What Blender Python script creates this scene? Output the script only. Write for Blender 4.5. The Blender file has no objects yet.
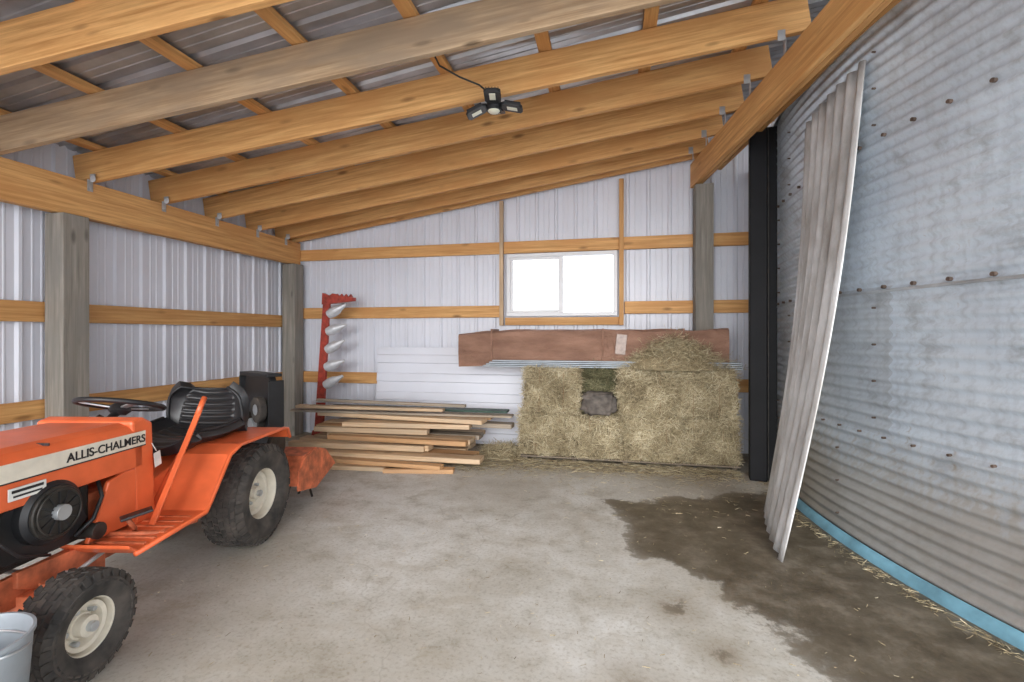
import bpy, bmesh, math, random
import numpy as np
from mathutils import Vector, Matrix, noise as mnoise
random.seed(7); rng=np.random.default_rng(7)
S=bpy.context.scene
S.view_settings.view_transform='Standard'
COL=S.collection

# ---------------------------------------------------------------- materials
def newmat(name):
    m=bpy.data.materials.new(name); m.use_nodes=True
    nt=m.node_tree; b=nt.nodes['Principled BSDF']
    return m,nt,b
def N(nt,t,**k):
    n=nt.nodes.new(t)
    for a,v in k.items(): setattr(n,a,v)
    return n
def ramp(nt,stops):
    r=N(nt,'ShaderNodeValToRGB'); e=r.color_ramp.elements
    while len(e)<len(stops): e.new(0.5)
    for i,(p,c) in enumerate(stops):
        e[i].position=p; e[i].color=(*c,1) if len(c)==3 else c
    return r
def coords(nt,scale=(1,1,1)):
    tc=N(nt,'ShaderNodeTexCoord'); mp=N(nt,'ShaderNodeMapping')
    mp.inputs['Scale'].default_value=scale
    nt.links.new(tc.outputs['Object'],mp.inputs[0]); return mp.outputs[0]
def noise(nt,vec,scale,detail=4,rough=.55):
    n=N(nt,'ShaderNodeTexNoise'); n.inputs['Scale'].default_value=scale
    n.inputs['Detail'].default_value=detail; n.inputs['Roughness'].default_value=rough
    nt.links.new(vec,n.inputs['Vector']); return n.outputs['Fac']
def mix(nt,fac,a,b,mode='MIX'):
    m=N(nt,'ShaderNodeMix',data_type='RGBA',blend_type=mode)
    for s,v in ((0,fac),(6,a),(7,b)):
        if hasattr(v,'node'): nt.links.new(v,m.inputs[s])
        elif isinstance(v,(int,float)): m.inputs[s].default_value=v
        else: m.inputs[s].default_value=(*v,1)
    return m.outputs[2]
def bump(nt,b,h,strength=.3,dist=.01):
    n=N(nt,'ShaderNodeBump'); n.inputs['Strength'].default_value=strength; n.inputs['Distance'].default_value=dist
    nt.links.new(h,n.inputs['Height']); nt.links.new(n.outputs[0],b.inputs['Normal'])

def plain(name,c,rough=.5,metal=0,var=.25,scale=8,bmp=.05):
    m,nt,b=newmat(name); v=coords(nt)
    f=noise(nt,v,scale)
    r=ramp(nt,[(.3,tuple(x*(1-var) for x in c)),(.7,tuple(min(1,x*(1+var*.5)) for x in c))])
    nt.links.new(f,r.inputs[0]); nt.links.new(r.outputs[0],b.inputs['Base Color'])
    b.inputs['Roughness'].default_value=rough; b.inputs['Metallic'].default_value=metal
    if bmp: bump(nt,b,noise(nt,v,scale*8),bmp,.005)
    return m
def wood(name,light,dark,stain=None,rough=.65):
    m,nt,b=newmat(name)
    oi=N(nt,'ShaderNodeObjectInfo')
    tc=N(nt,'ShaderNodeTexCoord'); add=N(nt,'ShaderNodeVectorMath',operation='ADD')
    mul=N(nt,'ShaderNodeMath',operation='MULTIPLY'); mul.inputs[1].default_value=37.
    nt.links.new(oi.outputs['Random'],mul.inputs[0])
    nt.links.new(tc.outputs['Object'],add.inputs[0]); nt.links.new(mul.outputs[0],add.inputs[1])
    mp=N(nt,'ShaderNodeMapping'); mp.inputs['Scale'].default_value=(.9,22,22)
    nt.links.new(add.outputs[0],mp.inputs[0])
    f=noise(nt,mp.outputs[0],1.8,7,.68)
    r=ramp(nt,[(.28,dark),(.46,tuple((a+b_)/2 for a,b_ in zip(light,dark))),(.62,light),(.8,tuple(min(1,x*1.15) for x in light))])
    nt.links.new(f,r.inputs[0])
    mp2=N(nt,'ShaderNodeMapping'); mp2.inputs['Scale'].default_value=(2.2,7,7)
    nt.links.new(add.outputs[0],mp2.inputs[0])
    vo=N(nt,'ShaderNodeTexVoronoi'); vo.inputs['Scale'].default_value=1.0
    nt.links.new(mp2.outputs[0],vo.inputs['Vector'])
    kr=ramp(nt,[(.06,(1,1,1)),(.16,(0,0,0))]); nt.links.new(vo.outputs['Distance'],kr.inputs[0])
    km=N(nt,'ShaderNodeMath',operation='MULTIPLY'); km.inputs[1].default_value=.8
    nt.links.new(kr.outputs[0],km.inputs[0])
    c=mix(nt,km.outputs[0],r.outputs[0],tuple(x*.4 for x in dark))
    mp3=N(nt,'ShaderNodeMapping'); mp3.inputs['Scale'].default_value=(.9,4,4)
    nt.links.new(add.outputs[0],mp3.inputs[0])
    f3=noise(nt,mp3.outputs[0],1.7,4)
    sr=ramp(nt,[(.42,(0,0,0)),(.66,(.85,.85,.85))]); nt.links.new(f3,sr.inputs[0])
    c=mix(nt,sr.outputs[0],c,stain or tuple(x*.6 for x in light))
    vr=N(nt,'ShaderNodeMapRange'); vr.inputs['To Min'].default_value=.84; vr.inputs['To Max'].default_value=1.1
    nt.links.new(oi.outputs['Random'],vr.inputs[0])
    hs=N(nt,'ShaderNodeHueSaturation'); nt.links.new(c,hs.inputs['Color']); nt.links.new(vr.outputs[0],hs.inputs['Value'])
    nt.links.new(hs.outputs[0],b.inputs['Base Color'])
    b.inputs['Roughness'].default_value=rough
    bump(nt,b,f,.25,.006)
    return m
M={}
M['pine']=wood('pine_wood',(.78,.45,.175),(.44,.19,.05),(.60,.29,.095))
M['pinegrey']=wood('weathered_pine_wood',(.66,.47,.29),(.34,.21,.11),(.38,.28,.19))
M['post']=wood('grey_post_wood',(.38,.345,.30),(.16,.145,.12),(.24,.225,.20),.8)
M['lumber']=wood('lumber_light',(.80,.58,.37),(.48,.31,.17),(.55,.42,.29))
M['lumberg']=wood('lumber_grey',(.44,.36,.28),(.22,.17,.12),(.3,.26,.21))
M['palletwood']=wood('pallet_wood',(.22,.17,.12),(.10,.08,.06))
M['lumbero']=wood('lumber_orange',(.74,.44,.22),(.42,.22,.09),(.5,.3,.16))
M['siding']=plain('painted_steel_siding',(.71,.725,.80),.40,0,.06,1.5,.0)
M['roofmetal']=plain('roof_galvalume',(.48,.48,.50),.32,.65,.35,2.5,.0)
M['white']=plain('white_vinyl',(.76,.76,.78),.4,0,.03)
M['orange']=plain('orange_paint',(.78,.145,.048),.34,0,.28,4,.03)
M['orange2']=plain('faded_orange_paint',(.64,.17,.075),.55,0,.55,14,.06)
M['red']=plain('red_paint',(.40,.05,.03),.55,0,.5,20)
M['cream']=plain('cream_paint',(.74,.68,.57),.45,0,.15,14)
M['black']=plain('black_metal',(.018,.018,.02),.45,0,.3,10)
M['vinyl']=plain('black_vinyl',(.025,.024,.026),.36,0,.3,10)
M['blackpost']=plain('black_plastic_wrap',(.006,.006,.008),.6,0,.4,3,.2)
M['blackpost'].node_tree.nodes['Principled BSDF'].inputs['Specular IOR Level'].default_value=.25
M['engine']=plain('oily_engine',(.05,.045,.04),.5,.4,.5,20,.1)
M['steel']=plain('galvanised_steel',(.52,.54,.56),.38,.6,.25,6)
M['trim']=plain('grey_blue_trim',(.34,.38,.42),.4,.2,.25,6)
M['aluminium']=plain('cast_aluminium',(.68,.69,.72),.4,.3,.2,12)
M['whitepl']=plain('white_decal',(.8,.8,.76),.5)
M['bluestrip']=plain('blue_foam',(.20,.42,.54),.6,0,.35,6,.2)
M['green']=plain('green_sheet',(.03,.07,.05),.5,0,.3,5)
M['led']=plain('led_lens',(.75,.74,.6),.3,0,.05)
M['cable']=plain('black_cable',(.02,.02,.02),.5)
M['twine']=plain('baling_twine',(.35,.2,.10),.8)
M['darkbale']=plain('feed_sack',(.13,.11,.095),.85,0,.6,14,.3)
M['rust']=plain('rusty_bolt',(.13,.09,.07),.6,.3,.4)
M['clearwrap']=plain('plastic_label',(.34,.24,.19),.25,0,.4,20)

m,nt,b=newmat('dusty_rubber'); v=coords(nt); f=noise(nt,v,9,5)
r=ramp(nt,[(.35,(.028,.026,.025)),(.75,(.12,.10,.085))]); nt.links.new(f,r.inputs[0]); nt.links.new(r.outputs[0],b.inputs['Base Color'])
b.inputs['Roughness'].default_value=.8; M['rubber']=m
m,nt,b=newmat('brown_kraft_wrap'); v=coords(nt,(1,3,3)); f=noise(nt,v,2.5,6)
r=ramp(nt,[(.3,(.19,.095,.06)),(.7,(.37,.205,.14))]); nt.links.new(f,r.inputs[0]); nt.links.new(r.outputs[0],b.inputs['Base Color'])
b.inputs['Roughness'].default_value=.55; bump(nt,b,noise(nt,coords(nt,(1.5,4,4)),3,6,.7),.8,.06); M['kraft']=m
m,nt,b=newmat('weathered_galvanised_sheet'); v=coords(nt,(1,1,.3)); f=noise(nt,v,6,6,.65)
r=ramp(nt,[(.32,(.33,.31,.29)),(.5,(.52,.515,.51)),(.68,(.72,.73,.74))]); nt.links.new(f,r.inputs[0]); nt.links.new(r.outputs[0],b.inputs['Base Color'])
b.inputs['Roughness'].default_value=.42; b.inputs['Metallic'].default_value=.25; M['sheet']=m
m,nt,b=newmat('straw'); at=N(nt,'ShaderNodeAttribute',attribute_name='tone')
r=ramp(nt,[(0,(.15,.115,.065)),(.35,(.38,.305,.18)),(.7,(.60,.505,.325)),(1,(.76,.68,.49))])
nt.links.new(at.outputs['Fac'],r.inputs[0]); nt.links.new(r.outputs[0],b.inputs['Base Color']); b.inputs['Roughness'].default_value=.75
M['straw']=m
m,nt,b=newmat('green_hay'); at=N(nt,'ShaderNodeAttribute',attribute_name='tone')
r=ramp(nt,[(0,(.07,.07,.035)),(.6,(.21,.195,.10)),(1,(.40,.36,.21))])
nt.links.new(at.outputs['Fac'],r.inputs[0]); nt.links.new(r.outputs[0],b.inputs['Base Color']); b.inputs['Roughness'].default_value=.8
M['greenhay']=m
# grain bin
m,nt,b=newmat('galvanised_bin_steel')
at=N(nt,'ShaderNodeAttribute',attribute_name='panel')
f=noise(nt,coords(nt,(1,1,1)),1.3,5); f2=noise(nt,coords(nt,(9,9,1.2)),3,5,.6); f4=noise(nt,coords(nt,(1,1,1.6)),3.2,6,.65)
r=ramp(nt,[(0,(.55,.58,.61)),(1,(.76,.84,.92))]); nt.links.new(at.outputs['Fac'],r.inputs[0])
r2=ramp(nt,[(.35,(.80,.81,.83)),(.65,(1,1,1))]); nt.links.new(f,r2.inputs[0])
c=mix(nt,1.0,r.outputs[0],r2.outputs[0],'MULTIPLY')
r3=ramp(nt,[(.3,(.80,.79,.78)),(.55,(1,1,1))]); nt.links.new(f2,r3.inputs[0])
c=mix(nt,1.0,c,r3.outputs[0],'MULTIPLY')
r4=ramp(nt,[(.36,(.70,.68,.66)),(.47,(1,1,1))]); nt.links.new(f4,r4.inputs[0])
c=mix(nt,.8,c,r4.outputs[0],'MULTIPLY')
r5=ramp(nt,[(.66,(0,0,0)),(.78,(.55,.55,.55))]); nt.links.new(f2,r5.inputs[0])
c=mix(nt,r5.outputs[0],c,(.36,.25,.17))
tc=N(nt,'ShaderNodeTexCoord'); sx=N(nt,'ShaderNodeSeparateXYZ'); nt.links.new(tc.outputs['Object'],sx.inputs[0])
ml=N(nt,'ShaderNodeMath',operation='MULTIPLY_ADD'); nt.links.new(f2,ml.inputs[0]); ml.inputs[1].default_value=-.9; nt.links.new(sx.outputs['Z'],ml.inputs[2])
gr=ramp(nt,[(0,(.65,.65,.65)),(.25,(0,0,0))]); nt.links.new(ml.outputs[0],gr.inputs[0])
c=mix(nt,gr.outputs[0],c,(.33,.28,.22))
nt.links.new(c,b.inputs['Base Color']); b.inputs['Metallic'].default_value=.35; b.inputs['Roughness'].default_value=.36
bump(nt,b,noise(nt,coords(nt,(1,1,1)),2.2,2),.5,.05)
M['bin']=m
# concrete
m,nt,b=newmat('worn_concrete'); v=coords(nt)
f1=noise(nt,v,.9,7,.62); f2=noise(nt,v,5,9,.72); f3=noise(nt,v,55,4,.65); f5=noise(nt,coords(nt,(1,2.2,1)),2.1,8,.7)
r=ramp(nt,[(.28,(.42,.385,.32)),(.42,(.55,.525,.475)),(.55,(.67,.655,.62)),(.75,(.76,.755,.735))]); nt.links.new(f1,r.inputs[0])
r2=ramp(nt,[(.32,(.66,.625,.565)),(.46,(.90,.885,.86)),(.58,(1,1,1))]); nt.links.new(f2,r2.inputs[0])
c=mix(nt,1.0,r.outputs[0],r2.outputs[0],'MULTIPLY')
r3=ramp(nt,[(.3,(.70,.67,.63)),(.5,(1,1,1))]); nt.links.new(f3,r3.inputs[0])
c=mix(nt,.85,c,r3.outputs[0],'MULTIPLY')
r6=ramp(nt,[(.54,(0,0,0)),(.70,(.6,.6,.6))]); nt.links.new(f5,r6.inputs[0])
c=mix(nt,r6.outputs[0],c,(.42,.365,.28))
wv=N(nt,'ShaderNodeVectorMath',operation='ADD'); nn=N(nt,'ShaderNodeTexNoise'); nn.inputs['Scale'].default_value=1.6; nn.inputs['Detail'].default_value=4
nt.links.new(v,nn.inputs['Vector']); nt.links.new(v,wv.inputs[0]); nt.links.new(nn.outputs['Color'],wv.inputs[1])
vo=N(nt,'ShaderNodeTexVoronoi',feature='DISTANCE_TO_EDGE'); vo.inputs['Scale'].default_value=.45; nt.links.new(wv.outputs[0],vo.inputs['Vector'])
cr=ramp(nt,[(.001,(.28,.28,.28)),(.004,(0,0,0))]); nt.links.new(vo.outputs['Distance'],cr.inputs[0])
c=mix(nt,cr.outputs[0],c,(.25,.22,.17))
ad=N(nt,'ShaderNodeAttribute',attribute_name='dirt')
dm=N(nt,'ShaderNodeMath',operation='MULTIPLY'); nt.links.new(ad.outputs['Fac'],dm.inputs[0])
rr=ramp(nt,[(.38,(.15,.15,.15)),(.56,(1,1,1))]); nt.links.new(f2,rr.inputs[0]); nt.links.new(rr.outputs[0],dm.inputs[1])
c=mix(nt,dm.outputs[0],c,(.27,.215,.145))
aw=N(nt,'ShaderNodeAttribute',attribute_name='wet')
ma=N(nt,'ShaderNodeMath',operation='MULTIPLY_ADD'); nt.links.new(f2,ma.inputs[0]); ma.inputs[1].default_value=1.7
sb=N(nt,'ShaderNodeMath',operation='SUBTRACT'); nt.links.new(aw.outputs['Fac'],sb.inputs[0]); sb.inputs[1].default_value=.85
nt.links.new(sb.outputs[0],ma.inputs[2])
wr=ramp(nt,[(.38,(0,0,0)),(.50,(.75,.75,.75)),(.64,(1,1,1))]); nt.links.new(ma.outputs[0],wr.inputs[0])
wf=ramp(nt,[(.35,(.075,.057,.036)),(.5,(.13,.105,.072)),(.65,(.22,.185,.14))]); nt.links.new(f2,wf.inputs[0])
c=mix(nt,wr.outputs[0],c,wf.outputs[0])
nt.links.new(c,b.inputs['Base Color'])
rm=N(nt,'ShaderNodeMapRange'); rm.inputs['To Min'].default_value=.8; rm.inputs['To Max'].default_value=.42
nt.links.new(wr.outputs[0],rm.inputs[0]); nt.links.new(rm.outputs[0],b.inputs['Roughness'])
bump(nt,b,f2,.3,.012); M['concrete']=m
m=bpy.data.materials.new('window_glass'); m.use_nodes=True; nt=m.node_tree; nt.nodes.clear()
o=N(nt,'ShaderNodeOutputMaterial'); t=N(nt,'ShaderNodeBsdfTransparent'); g=N(nt,'ShaderNodeBsdfGlossy'); g.inputs['Roughness'].default_value=.05
mx=N(nt,'ShaderNodeMixShader'); mx.inputs[0].default_value=.06
nt.links.new(t.outputs[0],mx.inputs[1]); nt.links.new(g.outputs[0],mx.inputs[2]); nt.links.new(mx.outputs[0],o.inputs[0]); M['glass']=m
M['snow']=plain('snow',(.86,.87,.9),.9,0,.03,1,.0)

# ---------------------------------------------------------------- mesh helpers
def link(o,parent=None):
    COL.objects.link(o)
    if parent: o.parent=parent
    return o
def empty(name,loc=(0,0,0),rotz=0):
    e=bpy.data.objects.new(name,None); e.location=loc; e.rotation_euler=(0,0,rotz); e.empty_display_size=.1
    return link(e)
def mesh(name,verts,faces,mat,parent=None,smooth=False,loc=None):
    me=bpy.data.meshes.new(name); me.from_pydata([tuple(v) for v in verts],[],faces); me.update()
    if mat: me.materials.append(M[mat] if isinstance(mat,str) else mat)
    if smooth: me.polygons.foreach_set('use_smooth',[True]*len(me.polygons))
    o=bpy.data.objects.new(name,me)
    if loc: o.location=loc
    return link(o,parent)
BF=[(0,3,2,1),(4,5,6,7),(0,1,5,4),(1,2,6,5),(2,3,7,6),(3,0,4,7)]
def bevel(o,w,seg=2):
    if w:
        md=o.modifiers.new('bevel','BEVEL'); md.width=w; md.segments=seg; md.limit_method='ANGLE'; md.angle_limit=.6
    return o
def box(name,size,loc,mat,parent=None,rot=(0,0,0),bv=0,seg=2):
    x,y,z=[s/2 for s in size]
    vs=[(-x,-y,-z),(x,-y,-z),(x,y,-z),(-x,y,-z),(-x,-y,z),(x,-y,z),(x,y,z),(-x,y,z)]
    o=mesh(name,vs,BF,mat,parent); o.location=loc; o.rotation_euler=rot
    return bevel(o,bv,seg)
def board(name,p1,p2,w,h,mat,parent=None,up=(0,0,1),bv=.004):
    p1=Vector(p1);p2=Vector(p2); d=p2-p1; L=d.length; X=d.normalized(); Y=Vector(up).cross(X).normalized(); Z=X.cross(Y)
    o=box(name,(L,w,h),(0,0,0),mat,parent,bv=bv)
    R=Matrix((X,Y,Z)).transposed()
    o.rotation_euler=R.to_euler(); o.location=(p1+p2)/2
    return o
def prism(name,poly,a,b_,mat,parent=None,axis='y',bv=0,smooth=False):
    def P(p,t): return {'y':(p[0],t,p[1]),'z':(p[0],p[1],t),'x':(t,p[0],p[1])}[axis]
    n=len(poly); vs=[P(p,a) for p in poly]+[P(p,b_) for p in poly]
    fs=[tuple(range(n)),tuple(range(2*n-1,n-1,-1))]+[(i,i+n,(i+1)%n+n,(i+1)%n) for i in range(n)]
    o=mesh(name,vs,fs,mat,parent,smooth)
    bm=bmesh.new(); bm.from_mesh(o.data); bmesh.ops.recalc_face_normals(bm,faces=bm.faces); bm.to_mesh(o.data); bm.free()
    return bevel(o,bv)
def lathe(name,prof,mat,parent=None,loc=(0,0,0),rot=(0,0,0),n=40,smooth=True):
    vs=[];fs=[]
    for i in range(n):
        a=2*math.pi*i/n
        for r,h in prof: vs.append((r*math.cos(a),r*math.sin(a),h))
    k=len(prof)
    for i in range(n):
        j=(i+1)%n
        for q in range(k-1): fs.append((i*k+q,j*k+q,j*k+q+1,i*k+q+1))
    o=mesh(name,vs,fs,mat,parent,smooth); o.location=loc; o.rotation_euler=rot
    if smooth:
        md=o.modifiers.new('es','EDGE_SPLIT'); md.split_angle=.7
    return o
def cyl(name,r,h,loc,mat,parent=None,rot=(0,0,0),n=28,bv=0):
    c=min(bv or r*.04,r*.3)
    return lathe(name,[(0,-h/2),(r-c,-h/2),(r,-h/2+c),(r,h/2-c),(r-c,h/2),(0,h/2)],mat,parent,loc,rot,n)
def tube(name,pts,r,mat,parent=None,n=8,closed=False):
    pts=[Vector(p) for p in pts]; vs=[];fs=[]; K=len(pts)
    prev=None
    for i,p in enumerate(pts):
        if closed: t=(pts[(i+1)%K]-pts[i-1]).normalized()
        else: t=(pts[min(i+1,K-1)]-pts[max(i-1,0)]).normalized()
        if prev is None:
            u=t.cross(Vector((0,0,1)))
            if u.length<.1: u=t.cross(Vector((1,0,0)))
            u.normalize()
        else: u=(prev-t*prev.dot(t)).normalized()
        prev=u; w=t.cross(u)
        for k in range(n):
            a=2*math.pi*k/n; vs.append(p+(u*math.cos(a)+w*math.sin(a))*r)
    R=K if closed else K-1
    for i in range(R):
        j=(i+1)%K
        for k in range(n): fs.append((i*n+k,i*n+(k+1)%n,j*n+(k+1)%n,j*n+k))
    if not closed: fs+= [tuple(range(n-1,-1,-1)),tuple(range((K-1)*n,K*n))]
    return mesh(name,vs,fs,mat,parent,True)
def ring(c,r,normal,n=32):
    q=Vector(normal).normalized().to_track_quat('Z','Y')
    return [Vector(c)+q@Vector((r*math.cos(2*math.pi*i/n),r*math.sin(2*math.pi*i/n),0)) for i in range(n)]

# ---------------------------------------------------------------- camera
th=math.radians(12)
cam=bpy.data.cameras.new('camera'); cam.sensor_width=36; cam.lens=470/1024*36; cam.shift_y=-7/1024
cam.clip_start=.02
co=bpy.data.objects.new('camera',cam); co.location=(0,0,1.3); co.rotation_euler=(math.pi/2,0,th); link(co); S.camera=co

# ---------------------------------------------------------------- shell
wetpoly=[(.02,3.72),(.35,3.85),(.70,3.92),(1.2,4.15),(1.6,4.4),(2.2,3.4),(2.2,1.2),(1.2,1.3),(.98,1.75),(.86,2.0),(.80,2.3),(.62,2.55),(.45,2.75),(.20,2.95),(.12,3.3)]
def sd(px,py,poly):
    d=1e9; ins=False; n=len(poly)
    for i in range(n):
        ax,ay=poly[i]; bx_,by=poly[(i+1)%n]
        ex,ey=bx_-ax,by-ay; wx,wy=px-ax,py-ay
        t=max(0,min(1,(wx*ex+wy*ey)/(ex*ex+ey*ey)))
        d=min(d,math.hypot(wx-ex*t,wy-ey*t))
        if (ay>py)!=(by>py) and px<(bx_-ax)*(py-ay)/(by-ay)+ax: ins=not ins
    return d if ins else -d
LX=-.08
x0,x1,y0,y1=-4.25,6.5,-1.6,5.56; st=.06
nx=int((x1-x0)/st)+1; ny=int((y1-y0)/st)+1
vs=[];wet=[];dirt=[]
spots=[(.30,2.35,.12),(.62,2.5,.12),(.42,2.05,.10),(-.05,1.35,.2),(.1,1.75,.16)]
for j in range(ny):
    for i in range(nx):
        x=x0+(x1-x0)*i/(nx-1); y=y0+(y1-y0)*j/(ny-1)
        vs.append((x,y,0))
        if -1<x<3 and .5<y<5: w=.54+sd(x,y,wetpoly)*3.0+.40*mnoise.noise((x*2.3,y*2.3,1))
        else: w=0
        for sx,sy,sr in spots[:3]: w=max(w,.62-math.hypot(x-sx,(y-sy))/sr*.5)
        wet.append(max(0,min(1,w)))
        dd=0
        for sx,sy,sr in spots: dd=max(dd,1-math.hypot(x-sx,(y-sy))/sr/1.6)
        if y<2.4 and abs(x)<1: dd=max(dd,min(1,max(0,.5+sd(x,y,[(-.15,.8),(.45,.8),(.32,1.75),(-.02,1.75)])*4)))
        dd=max(dd,.85*min(1,max(0,(y-4.2)/.5)))
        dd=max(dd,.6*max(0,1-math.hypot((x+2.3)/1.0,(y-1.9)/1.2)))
        dd+=.45*max(0,mnoise.noise((x*.9,y*.9,5)))
        dirt.append(max(0,min(1,dd)))
fs=[(j*nx+i,j*nx+i+1,(j+1)*nx+i+1,(j+1)*nx+i) for j in range(ny-1) for i in range(nx-1)]
floor=mesh('floor',vs,fs,'concrete')
for nm,dat in (('wet',wet),('dirt',dirt)):
    a=floor.data.attributes.new(nm,'FLOAT','POINT'); a.data.foreach_set('value',dat)

def ribprofile(L,pitch=.2286,h=.02,phase=.05):
    pts=[(0,0)]; s=phase
    while s<L-.08:
        pts+= [(s,0),(s+.014,h),(s+.036,h),(s+.05,0)]
        for k in (1,2):
            c=s+.05+(pitch-.05)*k/3
            if c+.012<L: pts+=[(c-.010,0),(c-.005,h*.2),(c+.005,h*.2),(c+.010,0)]
        s+=pitch
    pts.append((L,0)); pts=sorted(set(pts)); return pts
def ribpanel(name,origin,along,inward,L,zb,zt,mat='siding',**k):
    pts=ribprofile(L,**k); vs=[]; A=Vector(along); I=Vector(inward); O=Vector(origin)
    for s,h in pts:
        p=O+A*s+I*h
        b_=zb(s) if callable(zb) else zb; t_=zt(s) if callable(zt) else zt
        vs+= [(p.x,p.y,b_),(p.x,p.y,t_)]
    fs=[(2*i,2*i+2,2*i+3,2*i+1) for i in range(len(pts)-1)]
    return mesh(name,vs,fs,mat)
def zr(x): return 2.48+.146*(x+4.07)
RH=.235
WX0,WX1,WZ0,WZ1=-1.225,.06,1.51,2.25
BY=5.53; BX0=-4.13+LX; BXR=3.2
def join(objs,name):
    bpy.ops.object.select_all(action='DESELECT')
    for o in objs: o.select_set(True)
    bpy.context.view_layer.objects.active=objs[0]; bpy.ops.object.join(); objs[0].name=name; return objs[0]
ztop=lambda x0_:(lambda s: zr(x0_+s)+RH+.03)
p=[ribpanel('w',(BX0,BY,0),(1,0,0),(0,-1,0),WX0-BX0,0,ztop(BX0)),
   ribpanel('w',(WX0,BY,0),(1,0,0),(0,-1,0),WX1-WX0,0,WZ0,phase=.10),
   ribpanel('w',(WX0,BY,0),(1,0,0),(0,-1,0),WX1-WX0,WZ1,ztop(WX0),phase=.10),
   ribpanel('w',(WX1,BY,0),(1,0,0),(0,-1,0),BXR-WX1,0,ztop(WX1),phase=.09)]
join(p,'wall_back')
ribpanel('wall_left',(BX0,-1.6,0),(0,1,0),(1,0,0),BY+1.6,0,2.80)
pts=ribprofile(7.4,phase=.03,h=.022); vs=[]
for s,h in pts:
    y=-1.75+s
    for x in (-4.65,2.05): vs.append((x,y,zr(x)+RH+.067+h))
fs=[(2*i,2*i+1,2*i+3,2*i+2) for i in range(len(pts)-1)]
mesh('ceiling',vs,fs,'roofmetal')

for z0,z1 in ((.67,.81),(1.39,1.54)):
    board('girt',(-4.09+LX,-1.5,(z0+z1)/2),(-4.09+LX,5.47,(z0+z1)/2),.038,z1-z0,'pine')
def bgirt(xa,xb,z0,z1): board('girt',(xa,5.489,(z0+z1)/2),(xb,5.489,(z0+z1)/2),.038,z1-z0,'pine')
bgirt(-4.05+LX,3.1,.67,.81)
bgirt(-4.05+LX,WX0-.09,1.50,1.64); bgirt(WX1+.08,3.1,1.53,1.67)
bgirt(-4.05+LX,3.1,2.26,2.40)
board('girt',(WX0-.02,5.48,1.45),(WX1+.02,5.48,1.45),.045,.09,'pine')
def post(x,y,z1,w=.18,mat='post'):
    return board('post',(x,y,0),(x,y,z1),w,w,mat,up=(1,0,0),bv=.006)
for y in (2.79,5.37,.3): post(-3.965+LX,y,2.2)
post(.96,5.375,2.895)
board('stud',(WX0-.06,5.446,1.40),(WX0-.06,5.446,2.88),.045,.045,'pinegrey',up=(1,0,0))
board('stud',(WX1+.045,5.446,1.40),(WX1+.045,5.446,3.05),.045,.05,'pine',up=(1,0,0))
for k,x in ((0,-3.985+LX),(1,-3.94+LX)):
    board('header_beam',(x,-1.6,2.345),(x,5.46,2.345),.042,.285,'pine')
def bx(y): return .85+(5.4-y)*.1373
RL=[(5.42,5.43,'pine'),(5.2,5.28,'pine'),(4.72,4.87,'pine'),(4.15,4.40,'pine'),(3.56,3.90,'pine'),(2.94,3.38,'pine'),(2.34,2.78,'pinegrey'),(1.72,2.15,'pine'),(1.1,1.55,'pine'),(.5,.9,'pine'),(-.1,.3,'pine'),(-.7,-.3,'pine'),(-1.3,-.9,'pine')]
for ya,yb,mt in RL:
    xa=-4.085+LX; xb=bx(yb)+.12
    yb2=ya+(yb-ya)*(xb+4.0)/(bx(yb)+4.0)
    board('rafter',(xa,ya,zr(xa)+RH/2+.012),(xb,yb2,zr(xb)+RH/2+.012),.045,RH,mt)
    if ya>1.5 and ya<5.3:
        t=empty('rafter_tie',(-3.912+LX,ya-.03,2.47))
        box('strap',(.004,.04,.09),(0,0,-.01),'steel',t)
        box('flange',(.05,.004,.06),(.025,.0,.05),'steel',t)
        cyl('bolt_head',.010,.012,(.006,0,-.03),'steel',t,rot=(0,math.pi/2,0),n=6)
        cyl('nail_plate_disc',.026,.004,(.035,-.006,.04),'aluminium',t,rot=(math.pi/2,0,0),n=14)
        t2=empty('rafter_tie',(bx(yb)-.03,yb-.03,3.19))
        box('strap',(.004,.04,.09),(0,0,-.02),'steel',t2)
        box('flange',(.045,.004,.07),(-.02,0,.05),'steel',t2)
for dx in (0.0,.045):
    board('header_beam',(bx(5.46)+dx+.02,5.46,3.03),(bx(-1.6)+dx+.02,-1.6,3.03),.042,.26,'pine')
board('header_beam',(bx(5.46)+.30,5.46,3.20),(bx(-1.6)+.30,-1.6,3.20),.04,.24,'pine')
x=-3.98
while x<1.9:
    board('purlin',(x,-1.6,zr(x)+RH+.040),(x,5.5,zr(x)+RH+.040),.09,.038,'pine')
    x+=.705
w=empty('window_1',((WX0+WX1)/2,5.50,(WZ0+WZ1)/2)); W=WX1-WX0; H=WZ1-WZ0
for nm,s,l in (('frame_top',(W,.09,.045),(0,0,H/2-.022)),('frame_bottom',(W,.09,.045),(0,0,-H/2+.022)),
               ('frame_left',(.045,.09,H-.09),(-W/2+.022,0,0)),('frame_right',(.045,.09,H-.09),(W/2-.022,0,0)),
               ('meeting_stile',(.055,.05,H-.09),(0,-.01,0)),
               ('sash_top',(W/2-.06,.03,.03),(-W/4,-.02,H/2-.06)),('sash_bottom',(W/2-.06,.03,.03),(-W/4,-.02,-H/2+.06)),
               ('sash_left',(.03,.03,H-.15),(-W/2+.06,-.02,0))):
    box(nm,s,l,'white',w,bv=.004)
box('glass_pane',(W-.09,.006,H-.09),(0,.012,0),'glass',w)
box('sash_latch',(.02,.02,.07),(-.02,-.045,0),'white',w,bv=.004)

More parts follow.
